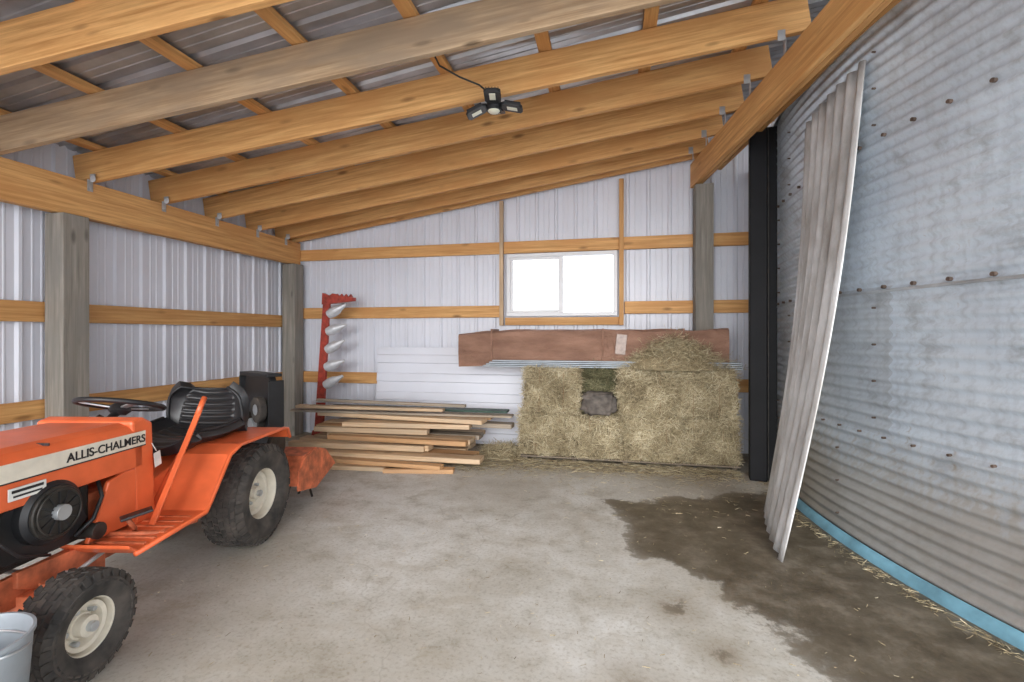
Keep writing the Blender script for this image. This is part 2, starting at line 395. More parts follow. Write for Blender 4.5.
# ---------------------------------------------------------------- grain bin
cx,cy,R=5.90,3.94,4.5; HB=3.15; wl=.070; nr=int(HB/wl*6); na=260
vs=[];fs=[];pan=[]
for j in range(nr+1):
    z=HB*j/nr
    for i in range(na):
        a=2*math.pi*i/na
        rr_=R+.0125*math.cos(2*math.pi*z/wl)+.012*mnoise.noise((math.cos(a)*9,math.sin(a)*9,z*1.5))
        vs.append((rr_*math.cos(a),rr_*math.sin(a),z))
rs=random.Random(3); pv={}
for j in range(nr):
    z=HB*j/nr; rg=0 if z<.72 else 1 if z<1.56 else 2 if z<2.4 else 3
    for i in range(na):
        fs.append((j*na+i,j*na+(i+1)%na,(j+1)*na+(i+1)%na,(j+1)*na+i))
        k=int((i+(7 if rg%2 else 0)+5)/na*26)%26
        key=(rg,k)
        if key not in pv: pv[key]=rs.uniform(.1,.9) if rg<2 else rs.uniform(.75,1)
        pan.append(pv[key])
bn=empty('grain_bin',(cx,cy,0))
o=mesh('corrugated_wall',vs,fs,'bin',bn,True)
a=o.data.attributes.new('panel','FLOAT','FACE'); a.data.foreach_set('value',pan)
lathe('conical_roof',[(R+.05,HB-.02),(R+.05,HB+.01),(.3,HB+1.9),(0,HB+1.95)],'steel',bn,n=80)
bv_=[];bf_=[]
def addbolt(a,z,r=.010):
    n=8; base=len(bv_); c=Vector((math.cos(a),math.sin(a),0)); t=Vector((-math.sin(a),math.cos(a),0))
    for rad,off in ((r,0.004),(r,.022)):
        for k in range(n):
            q=2*math.pi*k/n; bv_.append(c*(R+off)+t*rad*math.cos(q)+Vector((0,0,z+rad*math.sin(q))))
    for k in range(n): bf_.append((base+k,base+(k+1)%n,base+n+(k+1)%n,base+n+k))
    bf_.append(tuple(range(base+n,base+2*n)))
for z in (.72,1.564,2.414):
    for k in range(150): addbolt(2*math.pi*k/150,z,.0105 if z>1 else .007)
for rg,(za,zb) in enumerate(((.05,.72),(.72,1.56),(1.56,2.4),(2.4,3.1))):
    for k in range(26):
        i=k*10-5-(7 if rg%2 else 0)
        z=za+.1
        while z<zb: addbolt(2*math.pi*i/na,z,.006); z+=.21
mesh('seam_bolts',bv_,bf_,'rust',bn)
lathe('ring_lap',[(R+.010,1.532),(R+.017,1.534),(R+.017,1.546),(R+.012,1.55)],'steel',bn,n=200)
lathe('foam_base_strip',[(R+.016,0),(R+.05,0),(R+.045,.030),(R+.030,.052),(R+.016,.058)],'bluestrip',bn,n=200)

# black wrapped post beside bin
bp=empty('black_post',(1.305,4.56,0),math.radians(-10))
box('timber',(.14,.13,3.14),(-.03,0,1.57),'blackpost',bp,bv=.008)
box('steel_flange',(.085,.05,3.14),(.082,.03,1.57),'blackpost',bp,bv=.006)
box('edge_strip',(.008,.02,3.10),(.046,-.06,1.56),'engine',bp,bv=.003)

# leaning corrugated sheet
sb_=empty('corrugated_sheet',(0,0,0))
B0=Vector((.95,2.93,.0));B1=Vector((1.13,3.82,.0));T0=Vector((1.45,3.11,2.90));T1=Vector((1.365,3.76,2.78))
vs=[];fs=[];nu,nv=120,30
for j in range(nv+1):
    v=j/nv
    for i in range(nu+1):
        u=i/nu
        P=B0.lerp(B1,u).lerp(T0.lerp(T1,u),v)
        n=Vector((-1,.15,.3)).normalized()
        P=P+n*(.019*math.sin(u*2*math.pi*7) + .03*math.sin(math.pi*u)*(1-v*.3) -.055*math.sin(math.pi*v))
        P.z=max(P.z,.002)
        vs.append(P)
for j in range(nv):
    for i in range(nu): fs.append((j*(nu+1)+i,j*(nu+1)+i+1,(j+1)*(nu+1)+i+1,(j+1)*(nu+1)+i))
o=mesh('sheet',vs,fs,'sheet',sb_,True); md=o.modifiers.new('s','SOLIDIFY'); md.thickness=.002

# ---------------------------------------------------------------- straw / hay
def strands(P,D,L,Wd,tone,name,mat,parent=None):
    n=len(P); D=D/np.linalg.norm(D,axis=1)[:,None]
    r=rng.normal(size=(n,3)); U=np.cross(D,r); U/=np.linalg.norm(U,axis=1)[:,None]
    a=P-D*L[:,None]/2; c=P+D*L[:,None]/2; w_=U*Wd[:,None]/2
    bend=np.cross(D,U)*(L*rng.normal(0,.09,n))[:,None]; mid=P+bend
    V=np.stack([a-w_,a+w_,mid-w_,mid+w_,c-w_,c+w_],1).reshape(-1,3)
    V[:,2]=np.maximum(V[:,2],.003)
    idx=np.arange(n)*6
    F=np.concatenate([np.stack([idx,idx+1,idx+3,idx+2],1),np.stack([idx+2,idx+3,idx+5,idx+4],1)])
    o=mesh(name,V.tolist(),F.tolist(),mat,parent)
    at=o.data.attributes.new('tone','FLOAT','POINT'); at.data.foreach_set('value',np.repeat(tone,6).astype(np.float32))
    return o
def bale(name,a,b_,n=6000,dark=0,mat='straw',seed=0,twine=True,rotz=0,tilt=0):
    c=[(a[i]+b_[i])/2 for i in range(3)]; s=[b_[i]-a[i] for i in range(3)]
    e=empty(name,(c[0],c[1],a[2]),rotz); e.rotation_euler=(0,tilt,rotz)
    bm=bmesh.new(); bmesh.ops.create_cube(bm,size=1); bmesh.ops.subdivide_edges(bm,edges=bm.edges,cuts=16,use_grid_fill=True)
    for v in bm.verts:
        p=Vector((v.co.x*s[0],v.co.y*s[1],v.co.z*s[2]))
        q=Vector([2*v.co.x,2*v.co.y,2*v.co.z]); k=sum(1 for t in q if abs(t)>.8)
        f=1-.05*max(0,k-1)
        nn=mnoise.noise(p*6+Vector((seed*3,0,0)))*.05+mnoise.noise(p*20+Vector((seed,9,0)))*.025
        v.co=Vector((p.x*f,p.y*f,p.z*(1-.03*max(0,k-1))))+q.normalized()*nn*(1 if q.z>-.95 else 0)+Vector((0,0,s[2]/2))
        if v.co.z<0: v.co.z=0
    me=bpy.data.meshes.new('body'); bm.to_mesh(me); bm.free(); me.materials.append(M[mat])
    at=me.attributes.new('tone','FLOAT','POINT'); at.data.foreach_set('value',[max(0,.18-dark*.1+.3*mnoise.noise(v.co*30)) for v in me.vertices])
    link(bpy.data.objects.new('body',me),e)
    face=rng.choice(5,n,p=[.50,.09,.09,.27,.05])
    u=rng.uniform(-.5,.5,(n,3)); P=u*np.array(s); hs=np.array(s)/2
    D=rng.normal(size=(n,3))
    off=rng.uniform(-.006,.024,n)
    for f,(ax,sg) in enumerate(((1,-1),(0,-1),(0,1),(2,1),(1,1))):
        mk=face==f; P[mk,ax]=sg*(hs[ax]+off[mk]); D[mk,ax]*=.5
    bulge=np.array([mnoise.noise(Vector((q[0]*6+seed*3,q[1]*6,(q[2])*6))) for q in P])*.05
    P[:,1]-=np.where(face==0,bulge,0); P[:,2]+=np.where(face==3,bulge*.6,0)
    D[:,0]*=1.3
    P[:,2]+=s[2]/2
    tone=np.clip(rng.normal(.54-dark*.25,.25,n)+.6*np.array([mnoise.noise(Vector(q)*5+Vector((seed,0,0))) for q in P]),0,1)
    strands(P,D,rng.uniform(.03,.15,n),rng.uniform(.0015,.0045,n),tone,'stalks',mat,e)
    k=int(n*.07); P2=np.stack([rng.uniform(-.5,.5,k)*s[0],-hs[1]-rng.uniform(0,.05,k),rng.uniform(0,1,k)*s[2]],1)
    strands(P2,rng.normal(size=(k,3))*np.array([.7,.9,1]),rng.uniform(.06,.2,k),rng.uniform(.0015,.003,k),np.clip(rng.normal(.6,.2,k),0,1),'wisps',mat,e)
    if twine:
        for fx in (-.22,.22):
            x=fx*s[0]; h=.010
            tube('twine',[(x,-s[1]/2-h,.01),(x+.005,-s[1]/2-h,s[2]*.5),(x,-s[1]/2-h,s[2]),(x,-s[1]/2+.02,s[2]+h),(x,s[1]/2,s[2]+h)],.002,'twine',e,n=5)
    return e
Y0,Y1=4.74,5.20; PZ=.06; H1=.485
pa=empty('pallet',(.13,4.98,0))
for k in range(5): box('deck_board',(2.10,.085,.018),(0,-.19+.1*k,.050),'palletwood',pa,bv=.003)
for x in (-1.0,-.5,0,.5,1.0): box('stringer',(.045,.46,.038),(x,0,.020),'palletwood',pa,bv=.003)
bale('hay_bale',(-.93,Y0+.03,PZ),(-.36,Y1,H1),seed=1)
bale('hay_bale',(-.34,Y0,PZ),(.10,Y1,.47),seed=2,n=3800)
bale('hay_bale',(.12,Y0,PZ),(.66,Y1,H1),seed=3)
bale('hay_bale',(.68,Y0+.02,PZ),(1.16,Y1,H1),seed=4)
bale('hay_bale',(-.88,Y0-.01,H1+.01),(-.33,Y1,.93),seed=5,tilt=.02)
bale('hay_bale',(.06,Y0+.03,H1+.01),(.60,Y1,.94),seed=6,rotz=.03)
bale('hay_bale',(.62,Y0+.01,H1+.01),(1.14,Y1,.93),seed=7,rotz=-.03)
bale('green_hay_bale',(-.30,Y0+.15,.485),(.03,Y1,.86),seed=8,mat='greenhay',n=3200,twine=False)
bm=bmesh.new(); bmesh.ops.create_uvsphere(bm,u_segments=40,v_segments=26,radius=1)
for v in bm.verts:
    d=1+.22*mnoise.noise(v.co*2.5)+.10*mnoise.noise(v.co*7)
    x_,y_,z_=v.co
    f=lambda t:math.copysign(abs(t)**.55,t)
    v.co=Vector((f(x_)*.17*d,f(y_)*.09*d,f(z_)*.11*d+.12))
    v.co.z=max(0,v.co.z)
me=bpy.data.meshes.new('feed_sack'); bm.to_mesh(me); bm.free(); me.materials.append(M['darkbale'])
me.polygons.foreach_set('use_smooth',[True]*len(me.polygons))
o=bpy.data.objects.new('feed_sack',me); o.location=(-.13,Y0+.02,.49); link(o)
def mound(name,c,r,h,n,mat,dark=0,ry=None,pw=2.2):
    e=empty(name,c); ry=ry or r
    vs=[];fs=[];K=36;J=10
    for j in range(J+1):
        t=j/J
        for i in range(K):
            a=2*math.pi*i/K; q=1+.22*mnoise.noise((math.cos(a)*1.5,math.sin(a)*1.5,t*2+c[0]))
            vs.append((r*t*q*math.cos(a),ry*t*q*math.sin(a),h*(1-t**pw)*.9*q))
    for j in range(J):
        for i in range(K): fs.append((j*K+i,j*K+(i+1)%K,(j+1)*K+(i+1)%K,(j+1)*K+i))
    o=mesh('core',vs,fs,mat,e)
    at=o.data.attributes.new('tone','FLOAT','POINT'); at.data.foreach_set('value',[.2]*len(vs))
    t=np.sqrt(rng.uniform(0,1.15,n)); a=rng.uniform(0,2*math.pi,n)
    q=1+.12*rng.normal(size=n)
    P=np.stack([r*t*np.cos(a)*q,ry*t*np.sin(a)*q,h*np.clip(1-t**pw,0,1)*rng.uniform(.85,1.15,n)+.006],1)
    D=rng.normal(size=(n,3))*np.array([1,1,.6])
    strands(P,D,rng.uniform(.05,.22,n),rng.uniform(.0015,.004,n),np.clip(rng.normal(.5-dark,.24,n),0,1),'stalks',mat,e)
    return e
mound('loose_hay',(.60,4.93,.95),.50,.31,9000,'straw',.05,.22,1.8)
mound('green_hay_tuft',(-.13,4.96,.86),.18,.14,2000,'greenhay')
mound('straw_heap',(-1.15,4.90,0),.26,.10,1500,'straw',.05,.16)
n=8200; P=[]; Lf=[]
for _ in range(n):
    k=random.random(); l=random.uniform(.02,.11)
    if k<.50: x=random.uniform(-1.6,1.15); y=4.73-abs(random.gauss(0,.13))
    elif k<.66:
        a=math.radians(random.uniform(162,222)); q=R+.08+abs(random.gauss(0,.04)); x=cx+q*math.cos(a); y=cy+q*math.sin(a); l*=.6
    elif k<.80: x=random.gauss(-1.3,.35); y=random.gauss(4.5,.16)
    elif k<.88: x=random.uniform(-.9,1.3); y=4.6-abs(random.gauss(0,.45)); l*=.5
    else: x=random.uniform(-3,1.3); y=random.uniform(.9,4.6); l*=.28
    P.append((x,min(y,5.4),random.uniform(.003,.010) if y<4.6 else random.uniform(.003,.04))); Lf.append(l)
P=np.array(P); D=rng.normal(size=(n,3))*np.array([1,1,.04])
strands(P,D,np.array(Lf),rng.uniform(.0015,.0032,n),np.clip(rng.normal(.36,.25,n),0,1),'straw_litter','straw')

# ---------------------------------------------------------------- wrapped bundle
bu=empty('wrapped_panel_bundle',(-.21,5.03,.955))
LB=2.84
for k in range(4):
    box('steel_trim',(LB-.28-.04*k,.06,.014),(.15+.015*k,-.19-.003*k,.008+.019*k),'trim',bu,bv=.003)
box('bottom_skid',(LB-.4,.28,.02),(.05,0,.01),'lumberg',bu)
prof=[(-.15,0),(.13,0),(.14,.05),(.14,.34),(.12,.365),(-.12,.37),(-.15,.35),(-.158,.17)]
K=44; vs=[];fs=[]
for i in range(K+1):
    x=-LB/2+LB*i/K*.965
    sag=-.035*max(0,(-.85-x)/.6)
    for (y,z) in prof:
        q=.018*mnoise.noise((x*3,y*9,z*9)); vs.append((x,y+q,.022+z+q*1.3+sag))
m_=len(prof)
for i in range(K):
    for k in range(m_): fs.append((i*m_+k,(i+1)*m_+k,(i+1)*m_+(k+1)%m_,i*m_+(k+1)%m_))
fs+=[tuple(range(m_)),tuple(range((K+1)*m_-1,K*m_-1,-1))]
mesh('kraft_wrap',vs,fs,'kraft',bu)
box('torn_label',(.10,.004,.20),(.30,-.170,.24),'clearwrap',bu,rot=(0,.1,0)); box('torn_flap',(.05,.004,.24),(.20,-.171,.22),'kraft',bu,rot=(0,-.2,0))
for x in (-1.05,.12,.9): box('strap_band',(.02,.317,.375),(x,-.006,.212),'kraft',bu,bv=.004)

# ---------------------------------------------------------------- lumber pile
lp=empty('lumber_pile',(0,0,0))
rl=random.Random(11)
for x in (-3.0,-1.95): board('skid',(x,4.35,.03),(x,5.2,.03),.09,.06,'lumberg',lp)
zz=.062
layers=[(4.26,5,.050,-2.35,1.85),(4.34,5,.060,-2.55,1.45),(4.40,4,.050,-2.05,1.55),(4.50,4,.055,-2.45,1.45),(4.56,4,.050,-2.0,1.60),(4.66,3,.045,-2.3,1.85)]
for li,(yf,nb,tk,xm,Lm) in enumerate(layers):
    y=yf
    for b_ in range(nb):
        wd=rl.choice([.09,.14,.14,.185])
        if y+wd>5.10: break
        L=Lm*rl.uniform(.80,1.12); xc=xm+rl.uniform(-.18,.18)
        ang=rl.uniform(-.05,.05)+(rl.uniform(-.08,.08) if b_==0 else 0)
        dx,dy=L/2*math.cos(ang),L/2*math.sin(ang)
        board('plank',(xc-dx,y+wd/2-dy,zz+tk/2),(xc+dx,y+wd/2+dy,zz+tk/2),wd-.006,tk-.003,rl.choice(['lumber','lumber','lumbero','lumberg','lumber']),lp)
        y+=wd+rl.uniform(.004,.03)
    zz+=tk+rl.choice([.003,.012])
for (xa,ya,xb,yb,w_,t_,mt) in ((-3.55,4.72,-1.02,4.84,.14,.022,'lumberg'),(-3.2,4.92,-1.1,4.98,.15,.025,'green'),(-3.45,4.66,-1.75,4.74,.09,.03,'lumber'),(-3.4,4.9,-2.1,4.95,.12,.02,'siding'),(-3.3,4.80,-1.5,4.72,.05,.03,'lumberg')):
    board('plank',(xa,ya,zz+t_/2),(xb,yb,zz+t_/2),w_,t_,mt,lp); zz+=t_+.002
for (xa,ya,xb,yb,z) in ((-3.0,4.06,-1.75,4.16,.02),(-2.95,4.19,-1.55,4.15,.06),(-2.1,4.08,-1.45,4.20,.02)):
    board('floor_plank',(xa,ya,z),(xb,yb,z),.10,.038,rl.choice(['lumber','lumbero']),lp)
# siding panels leaning on back wall
sp=empty('siding_panels',(-1.92,5.34,0))
for k in range(3):
    vs=[];fs=[];Lh=1.86-.04*k
    pr=[(0,0)]
    for q in range(5):
        z=q*.225; pr+=[(z+.02,0),(z+.03,.014),(z+.12,.014),(z+.13,0),(z+.215,0)]
    for z,d in pr:
        for x in (-Lh/2,Lh/2): vs.append((x+.03*k,-d+.028*k-.06+ .11*z,z+.02))
    for i in range(len(pr)-1): fs.append((2*i,2*i+1,2*i+3,2*i+2))
    o=mesh('panel',vs,fs,'siding',sp); md=o.modifiers.new('s','SOLIDIFY'); md.thickness=.004

# ---------------------------------------------------------------- sickle mower bar
sk=empty('sickle_bar_mower',(-3.50,5.14,0)); sk.rotation_euler=(0,math.radians(3),0)
prism('cutter_bar',[(-.07,.0),(.04,.0),(.05,1.72),(-.03,1.72)],-.02,.02,'red',sk)
prism('top_shoe',[(-.04,1.66),(.26,1.70),(.38,1.72),(.38,1.76),(.20,1.77),(.10,1.80),(.05,1.77),(-.04,1.80)],-.03,.03,'red',sk)
for k in range(5):
    prism('knife_section',[(.06+.06*k,1.765),(.115+.06*k,1.765),(.088+.06*k,1.80)],-.012,.012,'red',sk)
prism('bottom_shoe',[(-.10,0),(.18,0),(.10,.10),(-.08,.12)],-.04,.04,'red',sk)
for k in range(5):
    z=.70+.215*k
    lathe('guard_finger',[(0,-.05),(.05,-.04),(.062,.02),(.056,.09),(.035,.14),(.022,.19),(.018,.22),(0,.225)],'aluminium',sk,loc=(.09,-.02,z),rot=(0,math.radians(60+8*(k%2)),0),n=16)
    box('guard_lug',(.07,.03,.06),(.05,-.015,z),'red',sk,bv=.005)

# ---------------------------------------------------------------- black mower deck stored upright
mdk=empty('mower_deck',(-3.36,3.98,0),math.radians(-30))
prism('deck_shell',[(-.34,.06),(.30,.06),(.38,.30),(.36,.82),(.28,.92),(-.30,.90),(-.36,.75)],-.03,.03,'black',mdk,bv=.012)
prism('deck_skirt',[(-.36,.88),(.34,.90),(.34,.93),(-.36,.92)],-.07,.07,'black',mdk,bv=.005)
box('side_skirt',(.02,.14,.80),(-.36,0,.48),'black',mdk,bv=.004); box('side_skirt_r',(.02,.14,.62),(.375,0,.56),'black',mdk,bv=.004)
for x in (-.16,.12): cyl('spindle_housing',.085,.07,(x,-.06,.45),'engine',mdk,rot=(math.pi/2,0,0)); cyl('pulley',.06,.05,(x,-.11,.45),'steel',mdk,rot=(math.pi/2,0,0))
cyl('gauge_wheel',.12,.06,(.24,-.10,.60),'rubber',mdk,rot=(math.pi/2,0,0)); cyl('gauge_hub',.05,.07,(.24,-.10,.60),'steel',mdk,rot=(math.pi/2,0,0))
box('foot',(.5,.12,.06),(0,0,.03),'black',mdk,bv=.006)

# ---------------------------------------------------------------- pail
pl=empty('galvanised_pail',(-1.85,1.00,0))
lathe('body',[(0,.008),(.115,.008),(.118,0),(.124,.0),(.138,.18),(.143,.183),(.143,.19),(.139,.193),(.152,.385),(.158,.39),(.158,.402),(.150,.402),(.147,.385),(.12,.02),(0,.015)],'trim',pl,n=48)
tube('bail_handle',[(.155*math.cos(t),.155*math.sin(t)*.9,.38-.03*math.sin(t)) for t in [math.pi*i/16 for i in range(17)]],.004,'steel',pl,n=6)

# ---------------------------------------------------------------- LED shop light
fx=empty('ceiling_light',(-.79,3.12,2.86),math.radians(15))
cyl('mount_stem',.022,.10,(0,0,.06),'black',fx); cyl('hub',.05,.07,(0,0,0),'black',fx)
lathe('hub_lens',[(0,-.05),(.03,-.045),(.042,-.035)],'led',fx,n=20)
for k,(a,t) in enumerate(((-10,12),(80,-15),(170,25),(265,-5))):
    w_=empty('wing',(0,0,0)); w_.parent=fx; w_.rotation_euler=(0,0,math.radians(a))
    i_=bpy.data.objects.new('wing_tilt',None); link(i_,w_); i_.location=(.045,0,0); i_.rotation_euler=(0,math.radians(t),0)
    prism('panel_frame',[(0,-.03),(.03,-.055),(.14,-.055),(.155,-.03),(.155,.03),(.14,.055),(.03,.055),(0,.03)],-.008,.010,'black',i_,axis='z',bv=.003)
    box('led_plate',(.07,.04,.003),(.085,0,-.010),'led',i_)
    for q in range(5): box('cooling_fin',(.11,.004,.018),(.085,-.04+.02*q,.016),'black',i_)
tube('power_cord',[(-.79,3.12,2.92),(-.86,3.0,2.95),(-.98,2.95,2.99),(-1.1,2.9,3.05),(-1.14,2.85,3.14),(-1.12,2.78,3.17)],.006,'cable')
bpy.data.objects['power_cord'].parent=fx
bpy.context.view_layer.update(); bpy.data.objects['power_cord'].matrix_parent_inverse=fx.matrix_world.inverted()

# ---------------------------------------------------------------- TRACTOR  (x forward, y left, z up)
fw=Vector((.168,-.986,0)); T=empty('garden_tractor',(-2.54,2.463,0),math.atan2(fw.y,fw.x))
HX=math.pi/2
def sub(name,off):
    e=bpy.data.objects.new(name,None); e.location=off; return link(e,T)
HD=sub('hood_assembly',(.08,0,-.03)); EN=sub('engine_assembly',(.12,0,.0)); ST=sub('steering_assembly',(.08,0,-.05)); RR=sub('tiller_assembly',(.10,0,-.02))
def tire(name,c,R_,W_,rim,rows,ncirc,steer=0,out=1):
    e=bpy.data.objects.new(name,None); link(e,T); e.location=c; e.rotation_euler=(0,0,steer)
    h=W_/2
    prof=[(rim,-h*.72),(rim+.01,-h*.80),(rim+(R_-rim)*.35,-h*.98),(rim+(R_-rim)*.65,-h),(R_-.03,-h*.9),(R_-.012,-h*.7),(R_-.006,-h*.3),(R_-.006,h*.3),(R_-.012,h*.7),(R_-.03,h*.9),(rim+(R_-rim)*.65,h),(rim+(R_-rim)*.35,h*.98),(rim+.01,h*.80),(rim,h*.72)]
    lathe('tire',prof,'rubber',e,rot=(HX,0,0),n=56)
    vs=[];fs=[]
    lw=W_*.82/rows
    for i in range(ncirc):
        for r in range(rows):
            a=2*math.pi*(i+.5*(r%2))/ncirc; yy=-W_*.41+lw*(r+.5)
            q=abs(yy)/h; rad=R_-.008-.022*q**3
            tt=2*math.pi*rad/ncirc*.38; ly=lw*.43; b0=len(vs)
            for (da,dy,dr) in ((-1,-1,0),(1,-1,0),(1,1,0),(-1,1,0),(-.85,-.85,1),(.85,-.85,1),(.85,.85,1),(-.85,.85,1)):
                rr1=rad+(.007 if dr else -.004); sk_=.25*dy*(1 if r%2 else -1)
                aa=a+(da*tt+sk_*tt)/rad
                vs.append((rr1*math.cos(aa),yy+dy*ly,rr1*math.sin(aa)))
            fs+=[tuple(b0+k for k in f) for f in BF]
        for sg in (-1,1):
            a=2*math.pi*(i+.25)/ncirc; tt=2*math.pi*R_/ncirc*.32; b0=len(vs)
            for (da,rr1,yy) in ((-1,R_-.012,h*.80),(1,R_-.012,h*.80),(1,R_-.05,h*.96),(-1,R_-.05,h*.96),(-1,R_-.005,h*.84),(1,R_-.005,h*.84),(1,R_-.046,h*1.02),(-1,R_-.046,h*1.02)):
                aa=a+da*tt/R_; vs.append((rr1*math.cos(aa),sg*yy,rr1*math.sin(aa)))
            fs+=[tuple(b0+k for k in f) for f in BF]
    mesh('tread',vs,fs,'rubber',e)
    rp=[(0,-.02),(.045,-.02),(.05,-.005),(rim*.62,.0),(rim*.72,-.035),(rim*.86,-.04),(rim*.93,.0),(rim*.97,h*.66),(rim+.008,h*.74),(rim+.012,h*.72)]
    for sg in (1,-1):
        lathe('rim',[(r,z) for r,z in rp],'cream',e,loc=(0,0,0),rot=(-HX*sg,0,0),n=40)
    cyl('hub_cap',.038,.07,(0,out*.02,0),'cream',e,rot=(HX,0,0),n=24)
    cyl('axle_end',.018,.09,(0,out*.03,0),'steel',e,rot=(HX,0,0),n=14)
    for k in range(5):
        a=2*math.pi*k/5; cyl('lug_nut',.010,.03,(.062*math.cos(a),out*.012,.062*math.sin(a)),'steel',e,rot=(HX,0,0),n=6)
    return e
tire('rear_wheel_left',(0,.34,.312),.305,.24,.150,6,34,out=1)
tire('rear_wheel_right',(0,-.34,.312),.305,.24,.150,6,34,out=-1)
tire('front_wheel_left',(1.16,.385,.207),.20,.165,.100,5,28,out=1)
tire('front_wheel_right',(1.16,-.385,.207),.20,.165,.100,5,28,out=-1)
cyl('rear_axle',.035,.62,(0,0,.315),'engine',T,rot=(HX,0,0))
box('transaxle',(.34,.26,.26),(0.02,0,.33),'engine',T,bv=.03)
for s in (-1,1):
    board('frame_rail',(.15,s*.17,.36),(1.72,s*.17,.34),.025,.12,'orange2',T)
    cyl('spindle',.022,.20,(1.16,s*.27,.27),'orange2',T)
    board('tie_rod_arm',(1.16,s*.27,.34),(1.02,s*.24,.33),.03,.015,'steel',T)
board('front_axle',(1.16,-.29,.29),(1.16,.29,.29),.06,.07,'orange2',T)
tube('tie_rod',[(1.02,-.24,.33),(1.02,.24,.33)],.009,'steel',T)
tube('drag_link',[(1.02,.24,.33),(.75,.20,.36),(.62,.05,.38)],.009,'steel',T)
for s in (-1,1):
    pr=[(-.27,.60),(-.25,.655),(-.20,.665),(.26,.665),(.35,.63),(.50,.44),(.54,.395),(.95,.38),(1.0,.42),(1.0,.435),(.95,.395),(.55,.41),(.51,.455),(.36,.645),(.265,.68),(-.205,.68),(-.26,.668),(-.285,.60)]
    ya,yb=(.15,.45) if s>0 else (-.45,-.15)
    prism('fender_running_board',pr,ya,yb,'orange',T,bv=.004)
    tube('fender_lip',[(-.28,s*.45,.60),(-.25,s*.45,.665),(-.20,s*.45,.675),(.26,s*.45,.675),(.355,s*.45,.64),(.505,s*.45,.448),(.545,s*.45,.40),(.97,s*.45,.387)],.011,'orange',T)
    prism('fender_inner_side',[(-.27,.46),(-.25,.60),(-.20,.67),(.26,.67),(.35,.635),(.50,.445),(.50,.30),(-.05,.30)],s*.15,s*.165,'orange',T)
    for k in range(6): box('tread_rib',(.018,.26,.012),(.62+.055*k,s*.30,.403-.001*k),'orange2',T,bv=.003)
box('seat_deck',(.52,.32,.03),(.02,0,.665),'orange',T,bv=.01)
prism('tunnel_cover',[(.22,.40),(.22,.66),(.32,.61),(.70,.50),(.70,.40)],-.15,.15,'orange',T,bv=.01)
st_=bpy.data.objects.new('seat',None); link(st_,T); st_.location=(.12,0,.655)
def cushion(name,nu,nv,f,mat,parent,th_=.05):
    vs=[];fs=[]
    for j in range(nv+1):
        for i in range(nu+1): vs.append(f(i/nu,j/nv))
    for j in range(nv):
        for i in range(nu): fs.append((j*(nu+1)+i,j*(nu+1)+i+1,(j+1)*(nu+1)+i+1,(j+1)*(nu+1)+i))
    o=mesh(name,vs,fs,mat,parent,True); md=o.modifiers.new('s','SOLIDIFY'); md.thickness=th_; md.offset=-1
    md=o.modifiers.new('b','BEVEL'); md.width=.012; md.segments=3; md.limit_method='ANGLE'
    return o
def seatf(u,v):
    w=.245*(1-.12*abs(2*v-.9)**3)
    if v>.85: w*=1-.25*((v-.85)/.15)**2
    y=(u-.5)*2*w
    if v<.5:
        x=.26-.46*(v/.5); z=.01-.02*math.sin(math.pi*v/.5)
        if v<.06: z-=.02
    else:
        q=(v-.5)/.5; x=-.20-.10*q; z=.01+.24*q
    side=abs(2*u-1)**3
    z+=.075*side*(1 if v<.5 else .3); x+=.11*side*(0 if v<.5 else (v-.5)/.5)
    rib=.012*abs(math.sin(v*math.pi*13)) if abs(2*u-1)<.72 else 0
    return (x+(rib if v>=.5 else 0),y,z+(rib if v<.5 else 0)+.03)
cushion('seat_shell',30,80,seatf,'vinyl',st_)
tube('seat_piping',[Vector(seatf(0,v/20))+Vector((0,.0,.004)) for v in range(21)]+[Vector(seatf(u/12,1)) for u in range(1,13)]+[Vector(seatf(1,1-v/20)) for v in range(1,21)],.010,'black',st_)
# hood
prism('hood',[(-.235,.70),(-.235,.87),(-.215,.90),(-.17,.915),(.17,.915),(.215,.90),(.235,.87),(.235,.70),(.215,.70),(.215,.84),(-.215,.84),(-.215,.70)],.60,1.66,'orange',HD,axis='x',bv=.006)
box('hood_seam',(.004,.475,.01),(1.04,0,.905),'black',HD)
for s in (-1,1):
    box('hood_stripe',(1.06,.004,.068),(1.12,s*.238,.834),'cream',HD,bv=.001)
    box('stripe_border',(1.06,.005,.005),(1.12,s*.2385,.80),'black',HD)
    prism('grille_side_panel',[(1.22,.44),(1.64,.44),(1.64,.71),(1.22,.71)],s*.225,s*.24,'orange',HD,bv=.004)
for nm,txt,sz,loc in (('hood_lettering','ALLIS-CHALMERS',.050,(.975,.2415,.817)),('model_number','16',.07,(1.30,.2415,.62))):
    cu=bpy.data.curves.new(nm,'FONT'); cu.body=txt; cu.size=sz; cu.extrude=.0008; cu.offset=.0009; cu.materials.append(M['black'] if nm!='model_number' else M['cream'])
    o=bpy.data.objects.new(nm,cu); link(o,HD); o.location=loc; o.rotation_euler=(HX,0,math.pi)
box('warning_decal',(.13,.003,.045),(1.12,.2405,.755),'whitepl',HD); box('warning_decal_text',(.11,.004,.010),(1.12,.241,.764),'black',HD); box('warning_decal_text_b',(.10,.004,.007),(1.12,.241,.746),'black',HD)
box('grille',(.03,.44,.42),(1.655,0,.63),'black',HD,bv=.01)
for k in range(9): box('grille_bar',(.012,.40,.012),(1.675,0,.47+.04*k),'orange',HD)
for s in (-1,1): lathe('headlight',[(0,.02),(.045,.015),(.055,0),(.055,-.02)],'led',HD,loc=(1.68,s*.13,.80),rot=(0,HX,0),n=24)
prism('dash_tower',[(.52,.43),(.64,.43),(.66,.92),(.60,.935),(.54,.90)],-.235,.235,'orange',HD,bv=.012)
